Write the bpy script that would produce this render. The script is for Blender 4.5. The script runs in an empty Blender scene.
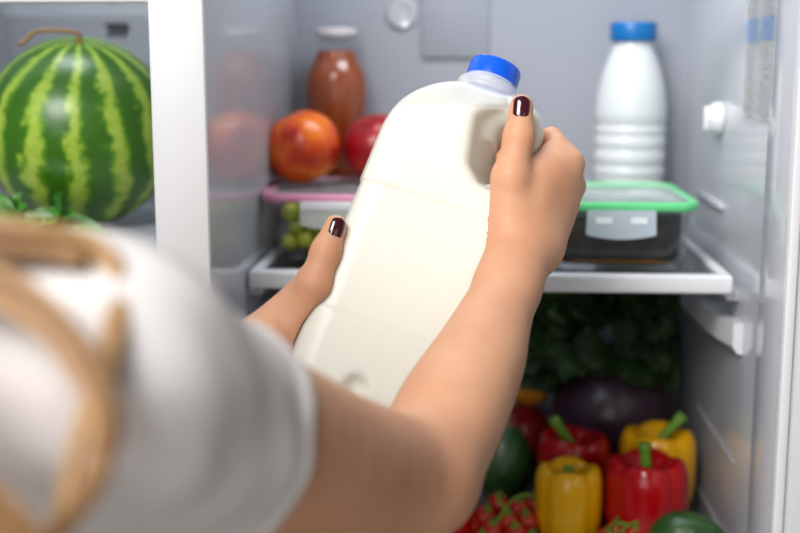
import bpy, bmesh, math, random
import numpy as np
from mathutils import Vector
random.seed(7); rng = np.random.default_rng(7)
SC = bpy.context.scene; COL = SC.collection
PI = math.pi
V = lambda *a: np.array(a, dtype=float)
unit = lambda v: np.asarray(v, float) / np.linalg.norm(v)

# ------------------------------------------------------------------ camera
CAM = V(0, 0, 1.45); FPX = 1200.0
_y, _p = math.radians(3.58), math.radians(10.0)
FW = V(-math.sin(_y)*math.cos(_p), math.cos(_y)*math.cos(_p), -math.sin(_p))
RT = V(math.cos(_y), math.sin(_y), 0); UP = np.cross(RT, FW)
def ray(px, py): return FW + RT*(px-400)/FPX + UP*(266.5-py)/FPX
def P(px, py, d): return CAM + d*ray(px, py)
def PY(px, py, Y): r = ray(px, py); return CAM + r*(Y/r[1])
def PX(px, py, X): r = ray(px, py); return CAM + r*(X/r[0])
cd = bpy.data.cameras.new('camera'); cam = bpy.data.objects.new('camera', cd); COL.objects.link(cam)
cd.sensor_width = 36; cd.lens = 54; cd.clip_start = .02; cd.clip_end = 60
cam.location = CAM; cam.rotation_euler = Vector(FW).to_track_quat('-Z', 'Y').to_euler()
cd.dof.use_dof = True; cd.dof.focus_distance = .925; cd.dof.aperture_fstop = 3.1
SC.camera = cam
SC.view_settings.view_transform = 'Standard'; SC.view_settings.look = 'None'

# ------------------------------------------------------------------ materials
def new_mat(name):
    m = bpy.data.materials.new(name); m.use_nodes = True
    nt = m.node_tree; nt.nodes.clear()
    return m, nt
def nd(nt, t, **kw):
    n = nt.nodes.new(t)
    for k, v in kw.items():
        if k in n.inputs: n.inputs[k].default_value = v
        else: setattr(n, k, v)
    return n
def c4(c): return (c[0], c[1], c[2], 1)
def noise_col(nt, a, b, scale, detail=3, coord='Object', lo=.35, hi=.65, rough=.5):
    tc = nd(nt, 'ShaderNodeTexCoord'); no = nd(nt, 'ShaderNodeTexNoise', Scale=scale, Detail=detail, Roughness=rough)
    nt.links.new(tc.outputs[coord], no.inputs['Vector'])
    rp = nd(nt, 'ShaderNodeValToRGB'); rp.color_ramp.elements[0].color = c4(a); rp.color_ramp.elements[1].color = c4(b)
    rp.color_ramp.elements[0].position = lo; rp.color_ramp.elements[1].position = hi
    nt.links.new(no.outputs['Fac'], rp.inputs['Fac'])
    return rp.outputs['Color'], no.outputs['Fac'], tc
def pm(name, a, b=None, rough=.4, scale=8, bump=0, bscale=None, **kw):
    m, nt = new_mat(name); b = b or tuple(min(1, x*1.06) for x in a)
    col, fac, tc = noise_col(nt, a, b, scale)
    pr = nd(nt, 'ShaderNodeBsdfPrincipled', Roughness=rough, **kw)
    nt.links.new(col, pr.inputs['Base Color'])
    if bump:
        n2 = nd(nt, 'ShaderNodeTexNoise', Scale=bscale or scale*8, Detail=4)
        nt.links.new(tc.outputs['Object'], n2.inputs['Vector'])
        bp = nd(nt, 'ShaderNodeBump', Strength=bump, Distance=.002)
        nt.links.new(n2.outputs['Fac'], bp.inputs['Height']); nt.links.new(bp.outputs['Normal'], pr.inputs['Normal'])
    out = nd(nt, 'ShaderNodeOutputMaterial'); nt.links.new(pr.outputs[0], out.inputs[0])
    m['pr'] = pr.name
    return m
def see_through(name, a, rough=.1, clear=.7, tint=(1, 1, 1), fres=True):
    """thin clear sheet: part of the light passes straight, the rest meets a glossy coloured plastic or glass"""
    m, nt = new_mat(name)
    col, fac, tc = noise_col(nt, a, tuple(min(1, x*1.04) for x in a), 6)
    pr = nd(nt, 'ShaderNodeBsdfPrincipled', Roughness=rough); nt.links.new(col, pr.inputs['Base Color'])
    tr = nd(nt, 'ShaderNodeBsdfTransparent', Color=c4(tint))
    mx = nd(nt, 'ShaderNodeMixShader')
    if fres:
        lw = nd(nt, 'ShaderNodeLayerWeight', Blend=.25)
        ma = nd(nt, 'ShaderNodeMath', operation='MULTIPLY_ADD'); ma.inputs[1].default_value = .38; ma.inputs[2].default_value = 1-clear; ma.use_clamp = True
        nt.links.new(lw.outputs['Facing'], ma.inputs[0]); nt.links.new(ma.outputs[0], mx.inputs[0])
    else: mx.inputs[0].default_value = 1-clear
    nt.links.new(tr.outputs[0], mx.inputs[1]); nt.links.new(pr.outputs[0], mx.inputs[2])
    out = nd(nt, 'ShaderNodeOutputMaterial'); nt.links.new(mx.outputs[0], out.inputs[0])
    return m
def thin_glass(name, tint=(.97, .98, .97), refl=.7):
    m, nt = new_mat(name)
    tc = nd(nt, 'ShaderNodeTexCoord'); no = nd(nt, 'ShaderNodeTexNoise', Scale=4)
    nt.links.new(tc.outputs['Object'], no.inputs['Vector'])
    mr = nd(nt, 'ShaderNodeMapRange'); mr.inputs['To Min'].default_value = .03; mr.inputs['To Max'].default_value = .07
    nt.links.new(no.outputs['Fac'], mr.inputs['Value'])
    gl = nd(nt, 'ShaderNodeBsdfGlossy', Color=(1, 1, 1, 1)); nt.links.new(mr.outputs[0], gl.inputs['Roughness'])
    tr = nd(nt, 'ShaderNodeBsdfTransparent', Color=c4(tint))
    fr = nd(nt, 'ShaderNodeLayerWeight', Blend=.5); pw = nd(nt, 'ShaderNodeMath', operation='POWER'); pw.inputs[1].default_value = 4.0
    ma = nd(nt, 'ShaderNodeMath', operation='MULTIPLY_ADD'); ma.inputs[1].default_value = refl; ma.inputs[2].default_value = .035
    nt.links.new(fr.outputs['Facing'], pw.inputs[0]); nt.links.new(pw.outputs[0], ma.inputs[0])
    mx = nd(nt, 'ShaderNodeMixShader'); nt.links.new(ma.outputs[0], mx.inputs[0])
    nt.links.new(tr.outputs[0], mx.inputs[1]); nt.links.new(gl.outputs[0], mx.inputs[2])
    out = nd(nt, 'ShaderNodeOutputMaterial'); nt.links.new(mx.outputs[0], out.inputs[0])
    return m

M = {}
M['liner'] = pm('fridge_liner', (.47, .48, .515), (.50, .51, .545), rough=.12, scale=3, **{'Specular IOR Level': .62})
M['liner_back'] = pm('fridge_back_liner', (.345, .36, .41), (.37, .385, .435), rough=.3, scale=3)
M['liner_lit'] = pm('fridge_lit_liner', (.53, .55, .585), (.56, .58, .615), rough=.14, scale=3, **{'Specular IOR Level': .6})  # liner colour lightened because this wall catches more light
M['white'] = pm('white_enamel', (.70, .715, .735), (.73, .745, .765), rough=.3, scale=4)
M['flange'] = pm('grey_flange', (.60, .63, .64), (.64, .67, .68), rough=.35, scale=4)
M['trimwhite'] = pm('white_shelf_trim', (.74, .755, .78), (.78, .79, .81), rough=.3, scale=6)
M['rail'] = pm('grey_rail', (.66, .67, .7), (.7, .71, .74), rough=.3, scale=6)
M['floor'] = pm('kitchen_floor', (.42, .36, .3), (.5, .44, .37), rough=.5, scale=5)
M['shelfglass'] = thin_glass('shade_tinted_glass', (.60, .64, .66))  # grey tint added to dim the light reaching the lower compartment
M['glass'] = thin_glass('clear_glass', (.95, .965, .96))
M['lidclear'] = see_through('clear_lid', (.66, .72, .72), rough=.12, clear=.80)
M['clipclear'] = see_through('clear_clip', (.62, .72, .80), rough=.2, clear=.38)
M['clipwhite'] = see_through('milky_clip', (.74, .78, .79), rough=.2, clear=.5)
M['slot'] = pm('slot', (.78, .84, .86), rough=.3)
M['green'] = pm('green_rim', (.10, .62, .22), (.14, .68, .27), rough=.35)
M['pink'] = pm('pink_rim', (.72, .27, .42), (.76, .32, .47), rough=.35)
M['black_food'] = pm('black_food', (.006, .006, .007), (.028, .026, .026), rough=.45, scale=90, bump=.8, bscale=160)
M['amber'] = pm('amber_juice', (.30, .11, .015), (.36, .15, .02), rough=.2)
M['grape'] = pm('grape', (.44, .52, .03), (.62, .64, .07), rough=.28, scale=30, **{'Subsurface Weight': .2, 'Subsurface Radius': (.01, .01, .004)})
M['juice'] = pm('carrot_juice', (.30, .050, .004), (.35, .065, .005), rough=.3, scale=12)
M['metalcap'] = pm('pale_cap', (.62, .58, .58), (.68, .64, .63), rough=.35)
M['milkbottle'] = pm('white_bottle', (.64, .67, .68), (.68, .71, .71), rough=.35, scale=10)
M['bluecap'] = pm('blue_cap', (.0, .13, .40), (.0, .15, .45), rough=.35)
M['bluecap2'] = pm('bright_blue_cap', (.006, .10, .70), (.01, .13, .78), rough=.22, scale=12)
M['cream'] = pm('milk', (.925, .895, .755), (.935, .905, .775), rough=.35, scale=5, **{'Subsurface Weight': .25, 'Subsurface Radius': (.012, .010, .007)})
M['jug'] = see_through('cloudy_plastic', (.90, .915, .88), rough=.3, clear=.50, fres=False)
M['nail'] = pm('burgundy_polish', (.045, .004, .010), (.06, .006, .013), rough=.08, scale=20, **{'Coat Weight': .6, 'Coat Roughness': .03})
M['stem'] = pm('green_stem', (.10, .26, .015), (.20, .40, .04), rough=.4, scale=25)
M['redp'] = pm('red_pepper', (.40, .002, .005), (.50, .004, .007), rough=.16, scale=14)
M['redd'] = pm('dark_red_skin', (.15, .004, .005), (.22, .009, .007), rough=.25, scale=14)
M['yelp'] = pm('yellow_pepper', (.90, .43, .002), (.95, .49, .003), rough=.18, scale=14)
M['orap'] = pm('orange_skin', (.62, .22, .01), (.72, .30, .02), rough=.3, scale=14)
M['tom'] = pm('cherry_tomato', (.48, .018, .010), (.58, .03, .012), rough=.15, scale=30)
M['avo'] = pm('dark_green_skin', (.010, .048, .007), (.026, .085, .013), rough=.32, scale=40, bump=.5, bscale=200)
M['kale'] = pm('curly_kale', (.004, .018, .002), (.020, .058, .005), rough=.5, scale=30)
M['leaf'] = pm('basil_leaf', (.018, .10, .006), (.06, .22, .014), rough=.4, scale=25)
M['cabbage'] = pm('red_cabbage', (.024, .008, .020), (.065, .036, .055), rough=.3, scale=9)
M['vein'] = pm('cabbage_vein', (.16, .08, .14), rough=.4)
M['drystem'] = pm('dry_stem', (.26, .13, .04), (.36, .22, .07), rough=.7, scale=60)
M['inkbrown'] = pm('dark_brown', (.06, .03, .015), rough=.4)
M['ink'] = pm('black_print', (.01, .012, .016), rough=.5)
M['inkgrey'] = pm('grey_print', (.42, .43, .42), rough=.5)
M['inkblue'] = pm('blue_print', (.16, .32, .58), (.2, .38, .64), rough=.5)
M['tray'] = pm('shade_toned_tray', (.05, .052, .055), rough=.3)  # dark colour stands in for the shade low in the compartment
M['sheet'] = see_through('clear_sticker', (.75, .78, .80), rough=.25, clear=.8, fres=False)
M['hair'] = None
M['jeans'] = pm('denim', (.05, .08, .16), (.08, .12, .22), rough=.8, scale=60)
M['shoe'] = pm('canvas_shoe', (.7, .7, .68), rough=.7)
M['eye'] = pm('eye', (.8, .8, .8), rough=.1)
M['lip'] = pm('lip', (.55, .2, .18), rough=.4)

def skin_mat():
    m, nt = new_mat('skin')
    col, fac, tc = noise_col(nt, (.64, .315, .180), (.70, .375, .22), 22, 4)
    n2 = nd(nt, 'ShaderNodeTexNoise', Scale=420, Detail=3); nt.links.new(tc.outputs['Object'], n2.inputs['Vector'])
    bp = nd(nt, 'ShaderNodeBump', Strength=.16, Distance=.0008); nt.links.new(n2.outputs['Fac'], bp.inputs['Height'])
    pr = nd(nt, 'ShaderNodeBsdfPrincipled', Roughness=.56)
    pr.inputs['Subsurface Weight'].default_value = .25; pr.inputs['Subsurface Radius'].default_value = (.012, .005, .003)
    pr.inputs['Subsurface Scale'].default_value = .5
    nt.links.new(col, pr.inputs['Base Color']); nt.links.new(bp.outputs[0], pr.inputs['Normal'])
    out = nd(nt, 'ShaderNodeOutputMaterial'); nt.links.new(pr.outputs[0], out.inputs[0]); return m
M['skin'] = skin_mat()
def hair_mat():
    m, nt = new_mat('blonde_hair')
    tc = nd(nt, 'ShaderNodeAttribute', attribute_name='shade')
    rp = nd(nt, 'ShaderNodeValToRGB'); e = rp.color_ramp.elements
    e[0].color = (.10, .042, .014, 1); e[1].color = (.46, .28, .125, 1); e[0].position = 0; e[1].position = 1
    k = e.new(.5); k.color = (.26, .13, .050, 1)
    no = nd(nt, 'ShaderNodeTexNoise', Scale=60); co = nd(nt, 'ShaderNodeTexCoord'); nt.links.new(co.outputs['Object'], no.inputs['Vector'])
    ad = nd(nt, 'ShaderNodeMath', operation='MULTIPLY_ADD'); ad.inputs[1].default_value = .3; ad.use_clamp = True
    nt.links.new(no.outputs['Fac'], ad.inputs[0]); nt.links.new(tc.outputs['Fac'], ad.inputs[2]); nt.links.new(ad.outputs[0], rp.inputs['Fac'])
    pr = nd(nt, 'ShaderNodeBsdfPrincipled', Roughness=.42); nt.links.new(rp.outputs[0], pr.inputs['Base Color'])
    out = nd(nt, 'ShaderNodeOutputMaterial'); nt.links.new(pr.outputs[0], out.inputs[0]); return m
M['hair'] = hair_mat()
def cloth_mat():
    m, nt = new_mat('sheer_white_blouse')
    col, fac, tc = noise_col(nt, (.83, .81, .80), (.88, .87, .87), 9)
    wv = nd(nt, 'ShaderNodeTexNoise', Scale=900, Detail=1); nt.links.new(tc.outputs['Object'], wv.inputs['Vector'])
    bp = nd(nt, 'ShaderNodeBump', Strength=.15, Distance=.0005); nt.links.new(wv.outputs['Fac'], bp.inputs['Height'])
    pr = nd(nt, 'ShaderNodeBsdfPrincipled', Roughness=.8); nt.links.new(col, pr.inputs['Base Color']); nt.links.new(bp.outputs[0], pr.inputs['Normal'])
    tl = nd(nt, 'ShaderNodeBsdfTranslucent', Color=(.9, .88, .87, 1)); tr = nd(nt, 'ShaderNodeBsdfTransparent')
    m1 = nd(nt, 'ShaderNodeMixShader'); m1.inputs[0].default_value = .22; nt.links.new(pr.outputs[0], m1.inputs[1]); nt.links.new(tl.outputs[0], m1.inputs[2])
    m2 = nd(nt, 'ShaderNodeMixShader'); m2.inputs[0].default_value = .10; nt.links.new(m1.outputs[0], m2.inputs[1]); nt.links.new(tr.outputs[0], m2.inputs[2])
    out = nd(nt, 'ShaderNodeOutputMaterial'); nt.links.new(m2.outputs[0], out.inputs[0]); return m
M['cloth'] = cloth_mat()
def melon_mat():
    m, nt = new_mat('watermelon_rind')
    tc = nd(nt, 'ShaderNodeTexCoord'); sx = nd(nt, 'ShaderNodeSeparateXYZ'); nt.links.new(tc.outputs['Object'], sx.inputs[0])
    at = nd(nt, 'ShaderNodeMath', operation='ARCTAN2'); nt.links.new(sx.outputs[1], at.inputs[0]); nt.links.new(sx.outputs[0], at.inputs[1])
    n1 = nd(nt, 'ShaderNodeTexNoise', Scale=16, Detail=2); n2 = nd(nt, 'ShaderNodeTexNoise', Scale=75, Detail=4, Roughness=.65)
    for n in (n1, n2): nt.links.new(tc.outputs['Object'], n.inputs['Vector'])
    def ma(op, a, b, c=None):
        n = nd(nt, 'ShaderNodeMath', operation=op)
        for i, v in enumerate((a, b, c)):
            if v is None: continue
            if hasattr(v, 'is_linked'): nt.links.new(v, n.inputs[i])
            else: n.inputs[i].default_value = v
        return n.outputs[0]
    ang = ma('MULTIPLY', at.outputs[0], 14.0)
    w = ma('MULTIPLY_ADD', n1.outputs['Fac'], 4.6, ang)
    w = ma('MULTIPLY_ADD', n2.outputs['Fac'], 3.2, w)
    s = ma('SINE', w, None)
    s = ma('MULTIPLY_ADD', n2.outputs['Fac'], 1.5, ma('ADD', s, -.62))
    rp = nd(nt, 'ShaderNodeValToRGB'); e = rp.color_ramp.elements
    e[0].position = .38; e[0].color = (.030, .115, .003, 1); e[1].position = .62; e[1].color = (.26, .39, .035, 1)
    k = e.new(.52); k.color = (.08, .22, .008, 1); k = e.new(.9); k.color = (.40, .50, .10, 1)
    n3 = nd(nt, 'ShaderNodeTexNoise', Scale=130, Detail=3, Roughness=.7); nt.links.new(tc.outputs['Object'], n3.inputs['Vector'])
    s = ma('MULTIPLY_ADD', ma('SUBTRACT', n3.outputs['Fac'], .5), 2.0, s)
    fac = ma('MULTIPLY_ADD', s, .24, .42)
    nt.links.new(fac, rp.inputs['Fac'])
    pr = nd(nt, 'ShaderNodeBsdfPrincipled', Roughness=.3); nt.links.new(rp.outputs[0], pr.inputs['Base Color'])
    out = nd(nt, 'ShaderNodeOutputMaterial'); nt.links.new(pr.outputs[0], out.inputs[0]); return m
M['melon'] = melon_mat()
def peach_mat(name, a, b, c, scale=22):
    m, nt = new_mat(name)
    col, fac, tc = noise_col(nt, a, b, scale, 4, lo=.38, hi=.62)
    k = [n for n in nt.nodes if n.type == 'VALTORGB'][0].color_ramp.elements.new(.5); k.color = c4(c)
    pr = nd(nt, 'ShaderNodeBsdfPrincipled', Roughness=.3); nt.links.new(col, pr.inputs['Base Color'])
    out = nd(nt, 'ShaderNodeOutputMaterial'); nt.links.new(pr.outputs[0], out.inputs[0]); return m
M['nectarine'] = peach_mat('nectarine_skin', (.40, .010, .004), (.84, .185, .005), (.70, .078, .004))
M['apple'] = peach_mat('apple_skin', (.24, .002, .006), (.42, .018, .012), (.34, .004, .009))

# ------------------------------------------------------------------ geometry helpers
class G:
    def __init__(s): s.v = []; s.f = []
    def add(s, vs, fs):
        b = len(s.v); s.v += [tuple(map(float, v)) for v in vs]; s.f += [tuple(b+i for i in f) for f in fs]; return s
    def box(s, lo, hi, bev=0, seg=2):
        bm = bmesh.new(); bmesh.ops.create_cube(bm, size=1)
        lo, hi = np.array(lo, float), np.array(hi, float)
        for v in bm.verts: v.co = Vector((lo+hi)/2 + np.array(v.co)*(hi-lo))
        if bev: bmesh.ops.bevel(bm, geom=bm.edges[:], offset=bev, segments=seg, affect='EDGES', profile=.5)
        bm.verts.index_update()
        s.add([v.co for v in bm.verts], [[v.index for v in f.verts] for f in bm.faces]); bm.free(); return s
    def loft(s, rings, cap0=True, cap1=True, closed=True):
        n = len(rings[0]); vs = [p for r in rings for p in r]; fs = []
        for i in range(len(rings)-1):
            for j in range(n if closed else n-1):
                k = (j+1) % n; fs.append((i*n+j, i*n+k, (i+1)*n+k, (i+1)*n+j))
        if cap0: fs.append(tuple(range(n))[::-1])
        if cap1: fs.append(tuple((len(rings)-1)*n+j for j in range(n)))
        return s.add(vs, fs)
    def lathe(s, prof, seg=48, fn=None, o=(0, 0, 0)):
        rings = []
        for k, (r, z) in enumerate(prof):
            ring = []
            for j in range(seg):
                a = 2*PI*j/seg
                x, y, zz = r*math.cos(a), r*math.sin(a), z
                if fn: x, y, zz = fn(k, a, x, y, zz)
                ring.append((o[0]+x, o[1]+y, o[2]+zz))
            rings.append(ring)
        return s.loft(rings)
    def tube(s, pts, rad, seg=10, caps=True, flat=1.0):
        pts = [np.asarray(p, float) for p in pts]; n = len(pts)
        if np.isscalar(rad): rad = [rad]*n
        t0 = unit(pts[1]-pts[0]); ref = V(0, 0, 1) if abs(t0[2]) < .9 else V(1, 0, 0)
        u = unit(np.cross(ref, t0)); rings = []
        for i in range(n):
            t = unit(pts[min(i+1, n-1)]-pts[max(i-1, 0)]); u = unit(u-t*(u@t)); w = np.cross(t, u)
            rings.append([pts[i]+rad[i]*(math.cos(2*PI*j/seg)*u+flat*math.sin(2*PI*j/seg)*w) for j in range(seg)])
        return s.loft(rings, caps, caps)
    def ball(s, c, r, seg=24, rings=16, sc=(1, 1, 1)):
        prof = [(max(1e-5, r*math.sin(PI*i/rings)), -r*math.cos(PI*i/rings)) for i in range(rings+1)]
        return s.lathe(prof, seg, lambda k, a, x, y, z: (x*sc[0], y*sc[1], z*sc[2]), c)
def spline(pts, n):
    pts = [np.asarray(p, float) for p in pts]; out = []; m = len(pts)
    for i in range(n):
        t = i/(n-1)*(m-1); k = min(int(t), m-2); u = t-k
        p0, p1, p2, p3 = pts[max(k-1, 0)], pts[k], pts[k+1], pts[min(k+2, m-1)]
        out.append(.5*(2*p1+(p2-p0)*u+(2*p0-5*p1+4*p2-p3)*u*u+(3*p1-p0-3*p2+p3)*u**3))
    return out
def rrect(hx, hy, r, z, n=6, o=(0, 0)):
    ring = []
    for cx, cy, a0 in ((hx-r, hy-r, 0), (-hx+r, hy-r, 90), (-hx+r, -hy+r, 180), (hx-r, -hy+r, 270)):
        for i in range(n+1):
            a = math.radians(a0+90*i/n); ring.append((o[0]+cx+r*math.cos(a), o[1]+cy+r*math.sin(a), z))
    return ring
def link(name, g, mat, parent=None, smooth=True, loc=None):
    me = bpy.data.meshes.new(name); me.from_pydata(g.v, [], g.f); me.update()
    if smooth is not False:
        me.polygons.foreach_set('use_smooth', [True]*len(me.polygons))
    o = bpy.data.objects.new(name, me); COL.objects.link(o); me.materials.append(mat)
    if parent: o.parent = parent
    if loc is not None: o.location = loc
    if smooth == 'edge':
        try: me.set_sharp_from_angle(angle=math.radians(40))
        except Exception: pass
    return o
def tag(o, label=None, cat=None, group=None, kind=None):
    if label: o['label'] = label
    if cat: o['category'] = cat
    if group: o['group'] = group
    if kind: o['kind'] = kind
    return o
def thing(name, loc, label, cat, group=None, rz=0):
    o = bpy.data.objects.new(name, None); COL.objects.link(o); o.location = loc; o.rotation_euler = (0, 0, rz)
    o.empty_display_size = .02
    return tag(o, label, cat, group)
def struct(name, g, mat, parent=None, smooth='edge'):
    o = link(name, g, mat, parent, smooth)
    o['kind'] = 'structure'
    return o

# ------------------------------------------------------------------ signed distance modelling (organic shapes)
def seg_d(p, a, b):
    ab = b-a; t = np.clip(((p-a)@ab)/(ab@ab), 0, 1); return np.linalg.norm(p-a-t[:, None]*ab, axis=1), t
def smin(a, b, k):
    h = np.maximum(k-np.abs(a-b), 0)/k; return np.minimum(a, b)-h*h*k*.25
def smax(a, b, k): return -smin(-a, -b, k)
def rc(a, b, r1, r2=None): return ('rc', np.asarray(a, float), np.asarray(b, float), r1, r1 if r2 is None else r2)
def el(c, r, R=None): return ('el', np.asarray(c, float), np.asarray(r, float), np.eye(3) if R is None else np.asarray(R, float))
def chain(pts, rad, k=.004): return ('u', k, [rc(pts[i], pts[i+1], rad[i], rad[i+1]) for i in range(len(pts)-1)])
def limb(pts, n=5, k=.0025):
    q = spline([np.append(p, r) for p, r in pts], (len(pts)-1)*n+1)
    return ('u', k, [rc(q[i][:3], q[i+1][:3], q[i][3], q[i+1][3]) for i in range(len(q)-1)])
def ev(n, p, c, hd):
    t = n[0]
    if t == 'rc':
        d0, _ = seg_d(c[None], n[1], n[2])
        if d0[0]-max(n[3], n[4]) > hd+.05: return None
        d, u = seg_d(p, n[1], n[2]); return d-(n[3]+(n[4]-n[3])*u)
    if t == 'el':
        if np.linalg.norm(c-n[1])-n[2].max() > hd+.05: return None
        q = (p-n[1])@n[3]; k0 = np.linalg.norm(q/n[2], axis=1); k1 = np.linalg.norm(q/n[2]**2, axis=1)
        return k0*(k0-1)/np.maximum(k1, 1e-6)
    r = None
    for ch in n[2]:
        d = ev(ch, p, c, hd)
        if d is not None: r = d if r is None else smin(r, d, n[1])
    return r
def sdf_mesh(f, lo, hi, h, B=24):
    lo = np.asarray(lo, float); hi = np.asarray(hi, float)
    nb = np.ceil((hi-lo)/(h*B)).astype(int); hd = .5*B*h*math.sqrt(3); NX, NY = nb[0]*B+4, nb[1]*B+4
    ax = np.arange(B+1)*h; gx, gy, gz = np.meshgrid(ax, ax, ax, indexing='ij')
    loc = np.stack([gx.ravel(), gy.ravel(), gz.ravel()], 1)
    ids, vs, qs = [], [], []
    corner = [(i, j, k) for i in (0, 1) for j in (0, 1) for k in (0, 1)]
    edges = [(a, b) for a in range(8) for b in range(a+1, 8) if sum(abs(corner[a][t]-corner[b][t]) for t in range(3)) == 1]
    cpos = np.array(corner, float)
    for bi in np.ndindex(*nb):
        base = lo+np.array(bi)*B*h; c = base+.5*B*h
        d0 = f(c[None], c, hd)
        if d0 is None or abs(d0[0]) > 1.7*hd+.01: continue
        d = f(loc+base, c, hd)
        if d is None or d.min() > 0 or d.max() < 0: continue
        d = d.reshape(B+1, B+1, B+1); ins = d < 0
        cs = [ins[a:B+a, b:B+b, e:B+e] for a, b, e in corner]
        sm = sum(x.astype(np.int8) for x in cs); act = np.argwhere((sm > 0) & (sm < 8))
        vals = np.stack([d[act[:, 0]+a, act[:, 1]+b, act[:, 2]+e] for a, b, e in corner], 1)
        acc = np.zeros((len(act), 3)); cnt = np.zeros(len(act))
        for a, b in edges:
            va, vb = vals[:, a], vals[:, b]; m = (va < 0) != (vb < 0)
            t = np.where(m, va/np.where(m, va-vb, 1), 0)
            acc += m[:, None]*(cpos[a]+t[:, None]*(cpos[b]-cpos[a])); cnt += m
        vs.append(base+(act+acc/cnt[:, None])*h)
        off = np.array(bi)*B+1
        gid = lambda q: (q[:, 0]+off[0])+(q[:, 1]+off[1])*NX+(q[:, 2]+off[2])*NX*NY
        ids.append(gid(act))
        for axis in range(3):
            sl = [slice(0, B)]*3; s2 = list(sl); s2[axis] = slice(1, B+1)
            A, Bv = ins[tuple(sl)], ins[tuple(s2)]; e = np.argwhere(A != Bv)
            if not len(e): continue
            u, w = [t for t in range(3) if t != axis]
            o1 = np.zeros(3, int); o1[u] = 1; o2 = np.zeros(3, int); o2[w] = 1
            q = np.stack([gid(e-o1-o2), gid(e-o2), gid(e), gid(e-o1)], 1)
            flip = A[tuple(e.T)] if axis != 1 else ~A[tuple(e.T)]
            q[~flip] = q[~flip][:, ::-1]; qs.append(q)
    ids = np.concatenate(ids); vs = np.concatenate(vs); qs = np.concatenate(qs)
    o = np.argsort(ids); sid = ids[o]; pos = np.clip(np.searchsorted(sid, qs), 0, len(sid)-1)
    ok = (sid[pos] == qs).all(1)
    return vs, o[pos[ok]]
def sdf_obj(name, vf, mat, parent=None, origin=None):
    vs, q = vf
    if origin is not None: vs = vs-origin
    me = bpy.data.meshes.new(name); me.vertices.add(len(vs)); me.vertices.foreach_set('co', vs.astype(np.float32).ravel())
    me.loops.add(len(q)*4); me.loops.foreach_set('vertex_index', q.astype(np.int32).ravel())
    me.polygons.add(len(q)); me.polygons.foreach_set('loop_start', np.arange(len(q), dtype=np.int32)*4)
    me.polygons.foreach_set('loop_total', np.full(len(q), 4, dtype=np.int32))
    me.polygons.foreach_set('use_smooth', np.ones(len(q), dtype=bool))
    me.update(calc_edges=True); me.validate()
    o = bpy.data.objects.new(name, me); COL.objects.link(o); me.materials.append(mat)
    if parent: o.parent = parent
    if origin is not None: o.location = origin
    return o

exec_parts = []
# ================================================================== THE REFRIGERATOR (setting)
xL, xR = -.2205, .2545
YF, YB = .98, 1.48
zS = 1.2445                      # top of the shelf trim
zB = .944                        # bottom of the lower compartment
FX = -.578; PXL = PY(151, 120, YF)[0]   # freezer left wall, partition left face
zT, zFS = 1.80, PY(80, 3.5, 1.08)[2]
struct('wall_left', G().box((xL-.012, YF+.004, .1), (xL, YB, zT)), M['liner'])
struct('wall_right', G().box((xR, YF+.002, .1), (xR+.03, YB, zT)), M['liner_lit'])
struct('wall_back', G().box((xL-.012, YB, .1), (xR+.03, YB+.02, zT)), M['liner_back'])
struct('ceiling', G().box((FX-.03, YF, zT), (xR+.06, YB+.02, zT+.03)), M['liner'])
struct('floor_inner', G().box((xL, YF+.05, zB-.02), (xR, YB, zB)), M['liner'])
struct('trim_partition', G().box((PXL, YF, .1), (xL-.0005, YF+.05, zT), .003), M['white'])
struct('wall_partition', G().box((PXL+.004, YF+.03, .1), (xL-.012, YB+.02, zT)), M['liner'])
struct('wall_freezer_left', G().box((FX-.02, YF, .1), (FX, YB, zT)), M['liner'])
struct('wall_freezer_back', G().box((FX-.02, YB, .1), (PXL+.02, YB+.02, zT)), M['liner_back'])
# right front flange: bright lip then greyer face
struct('trim_lip', G().box((xR-.001, YF-.006, .1), (xR+.0075, YF+.012, zT), .002), M['white'])
struct('trim_flange', G().box((xR+.0075, YF-.001, .1), (xR+.06, YB+.02, zT), .002), M['flange'])
# flared bright band of the right liner next to its front
struct('trim_band', G().box((xR-.0012, YF+.008, .1), (xR+.002, YF+.085, zT), .001), M['liner_lit'])
# long moulded ridge and rails of the right liner
g = G(); a, b = PX(699, 192, xR), PX(741, 223, xR)
g.box((xR-.005, a[1]-.14, a[2]-.003), (xR+.002, a[1], a[2]+.003), .002)
struct('trim_ridge', g, M['liner'])
def side_rail(name, y0, y1, zf, zb, h, w, x, sgn):
    g = G(); n = 8; rings = []
    for i in range(n+1):
        t = i/n; y = y0+(y1-y0)*t; z = zf+(zb-zf)*t
        ww = w*(.55+.45*min(1, t*6)) if t < .2 else w
        rings.append([(x, y, z), (x-sgn*ww, y, z), (x-sgn*ww, y, z-h*.75), (x-sgn*ww*.55, y, z-h), (x, y, z-h)])
    g.loft(rings); return struct(name, g, M['rail'])
side_rail('trim_rail_right', 1.125, 1.45, 1.2, 1.187, .030, .020, xR+.002, 1)
side_rail('trim_rail_left', 1.125, 1.45, 1.2, 1.187, .030, .020, xL-.002, -1)
# ledges that carry the glass shelf
struct('trim_ledge_right', G().box((xR-.012, 1.15, zS-.028), (xR+.002, YB, zS-.018), .002), M['rail'])
struct('trim_ledge_left', G().box((xL-.002, 1.15, zS-.028), (xL+.012, YB, zS-.018), .002), M['rail'])
# thin raised lines low on the right liner
for nm, p, q in (('trim_fine_line', (696, 405), (733, 462)), ('trim_fine_line_low', (692, 476), (722, 533))):
    a, b = PX(*p, xR-.0015), PX(*q, xR-.0015)
    struct(nm, G().tube([a, b], .0011, 6), M['liner_lit'])
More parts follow.
